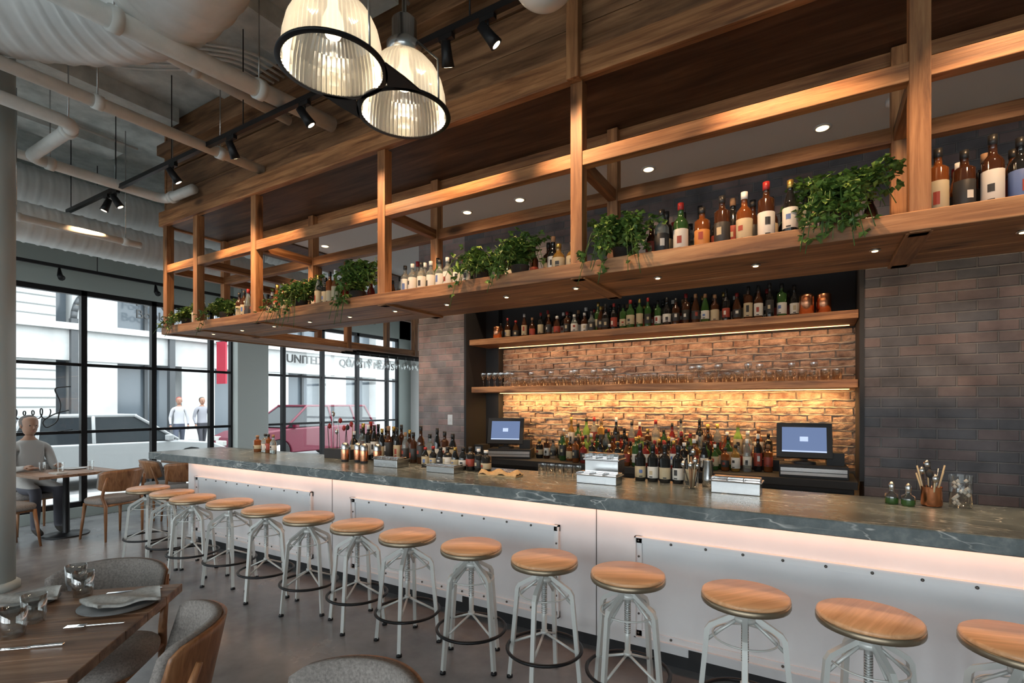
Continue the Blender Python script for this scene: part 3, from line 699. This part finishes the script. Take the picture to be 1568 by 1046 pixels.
# structural column
b=MB(); b.lathe([(.15,0),(.15,ZC)],(-5.87,1.40,0),COLM,36); b.lathe([(.18,0),(.18,.05),(.155,.07)],(-5.87,1.40,0),COLM,36); b.build('round_column')

# ---------------------------------------------------------------- dining furniture
def chair():
    b=MB()
    def sup(a,n=3.2): c,s=math.cos(a),math.sin(a); return (abs(c)**(2/n)*(1 if c>0 else -1),abs(s)**(2/n)*(1 if s>0 else -1))
    S=36; vs=[];fs=[]; prof=[(.80,.405),(.97,.415),(1.,.435),(.99,.455),(.93,.47),(.6,.478),(.02,.475)]
    for (k,z) in prof:
        for i in range(S):
            x,y=sup(2*PI*i/S); vs.append((.235*k*x,.225*k*y,z))
    for k in range(len(prof)-1):
        for i in range(S): j=(i+1)%S; fs.append((k*S+i,k*S+j,(k+1)*S+j,(k+1)*S+i))
    fs.append(tuple(range(S-1,-1,-1))); b.add(vs,fs,FAB,True)
    def sheet(off,th,mat,z0,z1,wid,inset=0):
        n=18; mz=8; V=[];F=[]
        for side in (0,1):
            for i in range(n+1):
                t=-1+2*i/n
                for j in range(mz+1):
                    u=j/mz; 
                    edge=(1-abs(t)**4); zz=z0+(z1-z0)*u
                    if u>.5: zz=z0+(z1-z0)*(.5+(u-.5)*(.72+.28*edge**.5))
                    else: zz=z0+(z1-z0)*(.5-(.5-u)*(.72+.28*edge**.5))
                    x=wid*t*(.94+.06*u); y=-.235-.05*u+.13*t*t+off+(th if side else 0)
                    V.append((x,y,zz))
        st=(n+1)*(mz+1)
        for i in range(n):
            for j in range(mz):
                a=i*(mz+1)+j; q=(a,a+1,a+mz+2,a+mz+1); F.append(q); F.append(tuple(st+k for k in reversed(q)))
        for i in range(n):
            for j in (0,mz): a=i*(mz+1)+j; c=a+mz+1; F.append((a,c,st+c,st+a) if j==0 else (c,a,st+a,st+c))
        for j in range(mz):
            for i in (0,n): a=i*(mz+1)+j; F.append((a,st+a,st+a+1,a+1) if i==0 else (a+1,st+a+1,st+a,a))
        b.add(V,F,mat,True)
    sheet(0,.03,FAB,.56,.80,.235); sheet(-.016,.0155,CHW,.55,.795,.238)
    for s in (-1,1):
        b.tube([(s*.20,-.20,.0),(s*.20,-.20,.40),(s*.215,-.165,.50),(s*.212,-.20,.62),(s*.205,-.235,.72)],[.011,.019,.018,.015,.010],CHW,10)
        b.tube([(s*.215,.21,0),(s*.19,.165,.41)],[.011,.02],CHW,10)
        b.tube([(s*.19,.165,.40),(s*.20,-.20,.40)],.014,CHW,8)
    b.tube([(-.19,.165,.40),(.19,.165,.40)],.014,CHW,8); b.tube([(-.2,-.2,.40),(.2,-.2,.40)],.014,CHW,8)
    return b
c0=None
def put_chair(bx,by,fx,fy):
    global c0
    l=math.hypot(fx,fy); fx/=l; fy/=l; M=T(bx+fx*.25,by+fy*.25,0,rz=math.atan2(-fx,fy))
    if c0 is None:
        c0=chair().build('dining_chair'); c0.matrix_world=M; return c0
    return inst(c0,'dining_chair',M)
put_chair(-2.87,1.13,.69,-.72); put_chair(-1.86,1.01,-.55,-.84); put_chair(-1.07,1.06,.05,-1)
put_chair(-7.35,1.62,-.2,1); put_chair(-6.8,2.75,-1,-.2); put_chair(-8.42,2.28,1,.1)
put_chair(-7.4,4.75,0,-1); put_chair(-7.7,3.3,0.1,1); put_chair(-6.85,4.1,-1,0); put_chair(-6.9,3.45,-1,.3)
# near table
b=MB()
W,Ln=.81,1.25
for i in range(5): b.box(0,Ln,i*W/5+.001,(i+1)*W/5-.001,.715,.75,TBLW)
b.box(.1,Ln-.1,.08,W-.08,.68,.715,BLK); b.box(Ln/2-.04,Ln/2+.04,W/2-.04,W/2+.04,.03,.68,BLK)
b.box(Ln/2-.3,Ln/2+.3,W/2-.04,W/2+.04,0,.03,BLK); b.box(Ln/2-.04,Ln/2+.04,W/2-.3,W/2+.3,0,.03,BLK)
dt=b.build('dining_table',.003)
rz=math.atan2(-.69,-.724); Mt=T(-2.42,1.19,0,rz=rz)
dt.matrix_world=Mt
def far_table(x,y):
    b=MB(); b.box(-.38,.38,-.38,.38,.72,.75,TBLW); b.lathe([(.22,0),(.22,.015),(.035,.03),(.03,.70),(.12,.72)],(0,0,0),BLK,20)
    b.lathe([(.0,.004),(.11,.004),(.12,.012)],(-.18,.15,.75),CERAM,20,cap=False); b.box(.1,.3,-.2,-.1,.75,.765,NAP)
    for p in ((.1,.2),(-.2,-.15),(.0,-.05)): b.lathe([(.0,.004),(.03,.003),(.034,.11)],(p[0],p[1],.75),TUMB,14,cap=False)
    o=b.build('dining_table',.002); o.matrix_world=T(x,y,0,rz=.05)
far_table(-7.6,2.45); far_table(-7.55,4.0)

pts=[(-2.36,.93),(-2.72,.72)]
b=MB()
for (x,y) in pts:
    b.lathe([(.0,.004),(.07,.003),(.13,.010),(.135,.014),(.07,.008),(.001,.008)],(x,y,.7505),SLATE,36,cap=False)
b.build('dinner_plate')
b=MB()
for (x,y) in pts:
    Mn=T(x,y,.766,rz=rz+.4); nx,ny=12,8; vs=[];fs=[]
    for L_ in (0,1):
        for i in range(nx+1):
            for j in range(ny+1): vs.append((-.13+.26*i/nx*(1-.25*j/ny),-.07+.14*j/ny,.012*L_+.006+.005*math.sin(i*.8+j*.6)))
    st=(nx+1)*(ny+1)
    for L_ in (0,1):
        for i in range(nx):
            for j in range(ny):
                a=L_*st+i*(ny+1)+j; q=(a,a+ny+1,a+ny+2,a+1); fs.append(q if L_ else q[::-1])
    for i in range(nx):
        for j in (0,ny): a=i*(ny+1)+j; c=a+ny+1; fs.append((a,c,st+c,st+a))
    for j in range(ny):
        for i in (0,nx): a=i*(ny+1)+j; fs.append((a,a+1,st+a+1,st+a))
    b.add(vs,fs,NAP,True,Mn)
b.build('cloth_napkin')
b=MB()
for (x,y) in ((-2.46,.70),(-2.62,.90),(-2.55,.56),(-2.37,.62),(-2.75,.92)):
    b.lathe([(.001,.005),(.028,.004),(.032,0),(.036,.04),(.038,.10),(.0365,.10),(.034,.04),(.027,.012),(.001,.012)],(x,y,.7505),TUMB,24,cap=False)
b.build('water_glasses')
def cutlery(x,y,a,kind):
    M=T(x,y,.752,rz=a); b=MB()
    if kind=='fork':
        b.box(-.09,.03,-.004,.004,.002,.005,CHROME,M); b.box(.03,.055,-.012,.012,.004,.006,CHROME,M)
        for k in range(4): b.box(.055,.095,-.012+k*.0068,-.009+k*.0068,.004,.006,CHROME,M)
    else:
        b.box(-.09,.0,-.006,.006,.0,.006,CHROME,M); b.box(.0,.11,-.009,.006,.001,.003,CHROME,M)
    b.build('table_'+kind,.001)
cutlery(-2.22,.80,rz,'fork'); cutlery(-2.48,1.04,rz+.1,'knife'); cutlery(-2.2,.62,rz,'knife')
b=MB(); b.lathe([(.0,.003),(.034,.002),(.036,.0),(.038,.07),(.036,.07),(.034,.005)],(-2.50,.48,.7505),COPPER,22,cap=False); b.lathe([(.033,.01),(.033,.04),(.001,.042)],(-2.50,.48,.7505),CERAM,18); b.build('votive_candle')

# stemware rack under return shelf
b=MB()
for i in range(9):
    for x in (-6.15,-5.9):
        b.lathe([(.033,0),(.004,-.006),(.004,-.08),(.025,-.10),(.036,-.14),(.03,-.19)],(x,5.4+i*.2,2.325),TUMB,12,cap=False)
for x in (-6.19,-6.11,-5.94,-5.86): b.box(x-.004,x+.004,5.3,7.1,2.31,2.344,BLK)
b.build('stemware_rack')

# script lettering on window glass
b=MB(); LX=XW-.062
def stroke(ps,r=.008): 
    b.tube(dense(arc([(LX,y,z) for y,z in ps],.06,5),.03),r,SIGN,6)
stroke([(2.84,1.78),(2.66,1.76),(2.74,1.55),(2.70,1.30),(2.58,1.22),(2.54,1.32),(2.68,1.42),(2.82,1.46)])
pp=[]
for i in range(90):
    t=i/89; pp.append((LX,2.62-.50*t+.03*math.sin(t*38),1.42+.055*math.cos(t*38)*(1+.3*math.sin(t*11))-.02*t))
b.tube(pp,.007,SIGN,6)
stroke([(2.86,1.20),(2.6,1.16),(2.3,1.20),(2.14,1.17)],.005)
b.build('window_lettering')

# ---------------------------------------------------------------- exterior
ASPH=mottled('asphalt',(.17,.17,.175),(.24,.24,.24),20,rough=.9,bump=.1); SIDE=mottled('sidewalk',(.30,.30,.29),(.40,.39,.38),3,rough=.9,bump=.05)
FAC=mottled('limestone_facade',(.36,.37,.37),(.47,.48,.48),1.2,rough=.8,bump=.05); FG=P('facade_glass',(.10,.12,.14),.15,.0); FDK=P('facade_frame',(.05,.055,.06),.5); FLN=P('facade_joint',(.18,.19,.19),.8)
b=MB(); b.box(-60,XW-.15,-40,60,-.2,-.12,ASPH); b.box(-11,XW-.15,-40,60,-.12,-.02,SIDE); b.box(-20,-16.6,-40,60,-.12,-.02,SIDE); b.box(-60,20,YF-30,YF-.15,-.2,-.05,SIDE); b.box(XW-.15,20,YB+.15,60,-.2,-.05,SIDE); b.build('street_ground')
b=MB(); FX=-20
b.box(FX-1,FX-.5,-30,50,-.1,16,FG)
y=-28
while y<48:
    b.box(FX-.5,FX,y-.6,y+.6,-.1,16,FAC); 
    b.box(FX-.45,FX-.35,y+1.55,y+1.65,-.1,16,FDK); y+=3.2
for z in (2.9,6.6,10.2,13.8): 
    b.box(FX-.5,FX+.05,-30,50,z,z+1.1,FAC); b.box(FX-.5,FX+.25,-30,50,z+.95,z+1.15,FAC)
b.box(FX-.4,FX-.01,-30,6.2,.5,6.6,FAC)
for i in range(22): b.box(FX-.02,FX+.012,-30,6.2,.6+i*.28,.63+i*.28,FLN)
for z in (5.2,8.9): b.box(FX-.45,FX-.35,-30,50,z,z+.08,FDK)
for i in range(20):
    a0=PI*i/20;a1=PI*(i+1)/20; cy,cz,r=8.0,4.2,1.4
    b.tube([(FX+.1,cy+r*math.cos(a0),cz+r*math.sin(a0)),(FX+.1,cy+r*math.cos(a1),cz+r*math.sin(a1))],.09,FDK,6)
for s in (-1.4,1.4): b.box(FX,FX+.2,8+s-.09,8+s+.09,-.02,4.2,FDK)
b.build('building_facade')
b=MB(); b.box(-24,-9,36,37,-.1,14,FAC)
for i in range(5):
    for j in range(3): b.box(-22.5+i*2.7,-21+i*2.7,35.95,36,1+j*4,3.4+j*4,FG)
b.build('building_facade')
def text(s,y,z,sz,mat,x=FX+.27,name='shop_sign'):
    c=bpy.data.curves.new(name,'FONT'); c.body=s; c.size=sz; c.extrude=.03; c.materials.append(mat)
    o=bpy.data.objects.new(name,c); COL.objects.link(o); o.location=(x,y,z); o.rotation_euler=(PI/2,0,PI/2)
text('UNITED',13.9,3.35,.52,SIGN); text('QUALITY MEATS',16.75,3.35,.50,SIGN); text('Fog\nBooks',8.3,4.9,.42,SIGN,FX+.05)
REDB=P('red_banner',(.32,.01,.03),.6)
for y,z0,z1 in ((10.9,2.3,3.9),(20.6,4.2,6.2)):
    b=MB(); b.box(FX+.3,FX+.9,y,y+.06,z0,z1,REDB); b.tube([(FX+.06,y+.03,z1),(FX+.95,y+.03,z1)],.03,BLK,6)
    b.build('street_banner')

GLD=P('car_glass',(.03,.035,.04),.05); TYRE=P('tyre',(.02,.02,.02),.8); HUB=P('hubcap',(.4,.4,.4),.3,1.); TAIL=P('tail_light',(.4,.01,.01),.2); HEADL=P('head_light',(.5,.5,.48),.1)
def car(cx,cy,col,suv=True,flip=1,L=4.6):
    paint=P('car_paint',col,.4,.1,coat=.15); b=MB(); h=1.0 if suv else .88; top=1.60 if suv else 1.42; k=L/4.6
    prof=[(-2.3,.35),(-2.3,.75),(-2.18,h-.02),(-1.2,h+.02),(1.1,h-.02),(1.9,h-.1),(2.25,h-.25),(2.32,.6),(2.28,.32)]
    low=[]
    for wc in (1.42,-1.42):
        for t in range(0,9): a=PI*t/8; low.append((wc+.40*math.cos(a),.30+.40*math.sin(a)))
    poly=prof+low
    st=[(-.90,.94,0),(-.86,1,0),(.86,1,0),(.90,.94,0)]
    n=len(poly); vs=[];fs=[]
    for (x,sc,_) in st:
        for (y,z) in poly: vs.append((x,y*k*(sc*.3+.7),.62+(z-.62)*sc))
    for s in range(len(st)-1):
        for i in range(n): j=(i+1)%n; fs.append((s*n+i,s*n+j,(s+1)*n+j,(s+1)*n+i))
    fs.append(tuple(range(n-1,-1,-1))); fs.append(tuple(range((len(st)-1)*n,len(st)*n)))
    M=T(cx,cy,-.12,rz=0 if flip>0 else PI); b.add(vs,fs,paint,False,M)
    back=-2.1 if suv else -1.75
    gb=[(back,h),(back+.25,top),(.35,top),(1.15,h)]
    vs=[(s*w,y*k,z) for s in (-1,1) for (y,z),w in zip(gb,(.83,.64,.64,.83))]
    b.add(vs,[(3,2,1,0),(4,5,6,7),(0,1,5,4),(2,3,7,6),(1,2,6,5),(0,4,7,3)],GLD,False,M)
    b.add([(s*.66,y*k,z) for z in (top-.03,top+.03) for (s,y) in ((-1,back+.2),(1,back+.2),(1,.4),(-1,.4))],[(0,3,2,1),(4,5,6,7),(0,1,5,4),(1,2,6,5),(2,3,7,6),(3,0,4,7)],paint,False,M)
    for s in (-1,1):
        for (y0,z0,y1,z1) in ((back,h,back+.25,top),(1.15,h,.35,top),(-.45,h,-.4,top),(-1.35,h,-1.25,top)):
            b.tube([(s*.835,y0*k,z0),(s*.655,y1*k,z1)],.035,paint,6,M)
        for wc in (1.42,-1.42):
            b.lathe([(.20,-.09),(.33,-.10),(.345,-.07),(.345,.07),(.33,.10),(.20,.09)],(0,0,0),TYRE,24,M=M@T(s*.80,wc*k*.985,.345,ry=PI/2))
            b.lathe([(.21,-.095),(.20,-.06),(.05,-.10),(.05,.10),(.20,.06),(.21,.095)],(0,0,0),HUB,10,M=M@T(s*.80,wc*k*.985,.345,ry=PI/2))
        b.box(s*.62-.16,s*.62+.16,2.2*k,2.3*k,.66,.78,HEADL,M); b.box(s*.72-.12,s*.72+.12,-2.31*k,-2.24*k,.72,.92,TAIL,M)
        b.box(s*.93-.08,s*.93+.08,.85*k,.97*k,h,h+.12,paint,M)
    return b.build('parked_car',.02)
car(-13.4,10.0,(.11,.0008,.018),True,-1); car(-12.9,4.75,(.36,.37,.38),False,1,4.4); car(-15.2,1.1,(.03,.035,.04),False,1,4.4)

# ---------------------------------------------------------------- people
def person(name,loc,rz,cloth,pants,skin,hair,seated=False,stride=.18):
    root=bpy.data.objects.new(name,None); COL.objects.link(root); root.matrix_world=T(loc[0],loc[1],loc[2],rz=rz)
    hip=.93 if not seated else .56
    V=[];E=[];Rr=[]
    def v(p,r,par=None):
        V.append(p);Rr.append(r)
        if par is not None: E.append((par,len(V)-1))
        return len(V)-1
    pel=v((0,0,hip),(.15,.11)); bel=v((0,-.0,hip+.14),(.135,.10),pel); ch=v((0,0,hip+.34),(.165,.115),bel); nk0=v((0,0,hip+.50),(.10,.08),ch); nk=v((0,.01,hip+.57),(.055,.055),nk0); hd_=v((0,.015,hip+.62),(.05,.05),nk)
    for s in (-1,1):
        sh=v((s*.17,0,hip+.455),(.065,.06),nk0)
        if seated: el=v((s*.22,.08,hip+.20),(.045,.045),sh); wr=v((s*.15,.30,hip+.245),(.028,.025),el)
        else: el=v((s*.235,-.02*s*1,hip+.18),(.045,.045),sh); wr=v((s*.24,.10+.06*s,hip-.04),(.028,.025),el)
        if seated: th=v((s*.10,.10,hip-.01),(.095,.09),pel); kn=v((s*.11,.42,hip-.02),(.062,.062),th); an=v((s*.11,.40,.09),(.04,.045),kn); to=v((s*.11,.54,.035),(.04,.03),an)
        else:
            th=v((s*.09,s*stride*.2,hip-.13),(.095,.095),pel); kn=v((s*.095,s*stride*.6+.03,.50),(.06,.065),th); an=v((s*.095,s*stride,.09),(.038,.042),kn); to=v((s*.10,s*stride+.15,.035),(.04,.03),an)
    me=bpy.data.meshes.new(name+'_body'); me.from_pydata(V,E,[]); 
    ob=bpy.data.objects.new('body',me); COL.objects.link(ob); ob.parent=root
    sk=ob.modifiers.new('skin','SKIN'); 
    for i,r in enumerate(Rr): me.skin_vertices[0].data[i].radius=r
    me.skin_vertices[0].data[0].use_root=True; sk.use_smooth_shade=True
    ss=ob.modifiers.new('sub','SUBSURF'); ss.levels=2; ss.render_levels=2
    m,nt,bb=newmat(name+'_clothes'); tc=N(nt,'ShaderNodeTexCoord'); sp=N(nt,'ShaderNodeSeparateXYZ'); nt.links.new(tc.outputs['Object'],sp.inputs[0])
    mr=N(nt,'ShaderNodeMapRange'); mr.inputs['From Max'].default_value=2.; nt.links.new(sp.outputs[2],mr.inputs[0])
    r=ramp(nt,[(0,(.03,.025,.02)),(.045,pants),((hip+.0)/2,cloth),((hip+.545)/2,skin)],'CONSTANT'); nt.links.new(mr.outputs[0],r.inputs[0]); nt.links.new(r.outputs[0],bb.inputs['Base Color']); bb.inputs['Roughness'].default_value=.8
    me.materials.append(m)
    SK=P(name+'_skin',skin,.5); HR=P(name+'_hair',hair,.7); EY=P(name+'_eye',(.03,.02,.02),.2); LP=P(name+'_lips',(.4,.15,.12),.5)
    b=MB(); hz=hip+.72
    pr=[(.001,-.115),(.035,-.11),(.055,-.085),(.066,-.05),(.073,-.01),(.077,.03),(.076,.06),(.066,.09),(.04,.108),(.001,.115)]
    b.lathe(pr,(0,0,0),SK,20,M=T(0,.02,hz)@Matrix.Diagonal((1,1.18,1,1)))
    b.lathe([(.079,-.02),(.084,.02),(.083,.06),(.072,.098),(.045,.118),(.001,.125)],(0,0,0),HR,20,M=T(0,-.002,hz+.004,rx=.30)@Matrix.Diagonal((1,1.18,1,1)),cap=False)
    b.tube([(0,.105,hz+.01),(0,.128,hz-.03),(0,.105,hz-.038)],[.006,.013,.006],SK,8)
    for s in (-1,1):
        b.lathe([(.001,-.008),(.010,0),(.001,.008)],(s*.03,.098,hz+.005),EY,8); b.lathe([(.001,-.028),(.012,-.01),(.013,.012),(.001,.028)],(s*.077,.01,hz-.005),SK,8)
        w=Vector((s*.15,.30,hip+.245)) if seated else Vector((s*.24,.10+.06*s,hip-.04)); d=Vector((-.2*s,1,-.0)).normalized() if seated else Vector((0,.25,-1)).normalized()
        b.tube([w,w+d*.05,w+d*.085],[.024,.034,.03],SK,10); sd=Vector((1,0,0)) if seated else Vector((0,1,.25)).normalized()
        for k,Lf in enumerate((.065,.078,.072,.055)):
            o_=w+d*.08+sd*(-.024+.016*k); q=o_+d*Lf*.55; b.tube([o_,q,q+(d*.8+Vector((-s*.5,0,-.3))).normalized()*Lf*.45],[.0085,.008,.006],SK,6)
        b.tube([w+d*.02+sd*.025,w+d*.05+sd*.045,w+d*.08+sd*.045],[.010,.009,.007],SK,6)
    b.tube([(-.02,.100,hz-.062),(0,.106,hz-.062),(.02,.100,hz-.062)],.005,LP,6)
    o=b.build('head_and_hands',parent=root)
person('pedestrian',(-17.2,8.35,-.02),-1.9,(.38,.38,.40),(.06,.07,.10),(.30,.16,.11),(.25,.02,.02))
person('pedestrian',(-17.3,9.1,-.02),-1.7,(.25,.25,.28),(.04,.04,.05),(.30,.16,.11),(.04,.03,.02))
person('seated_guest',(-8.18,2.28,0),-1.45,(.40,.38,.36),(.08,.08,.10),(.38,.22,.15),(.13,.11,.10),True)

# ---------------------------------------------------------------- world, camera
w=bpy.data.worlds.new('overcast'); scn.world=w; w.use_nodes=True
bg=w.node_tree.nodes['Background']; bg.inputs[0].default_value=(.90,.95,1.,1); bg.inputs[1].default_value=5.8
cam=bpy.data.cameras.new('camera'); co=bpy.data.objects.new('camera',cam); COL.objects.link(co)
co.location=(0,0,1.55); co.rotation_euler=(PI/2,0,al); cam.sensor_width=36; cam.lens=779/1568*36; cam.shift_y=95/1568; cam.clip_start=.05; cam.clip_end=200
scn.camera=co
scn.view_settings.view_transform='Standard'; scn.view_settings.look='None'; scn.view_settings.exposure=0.12
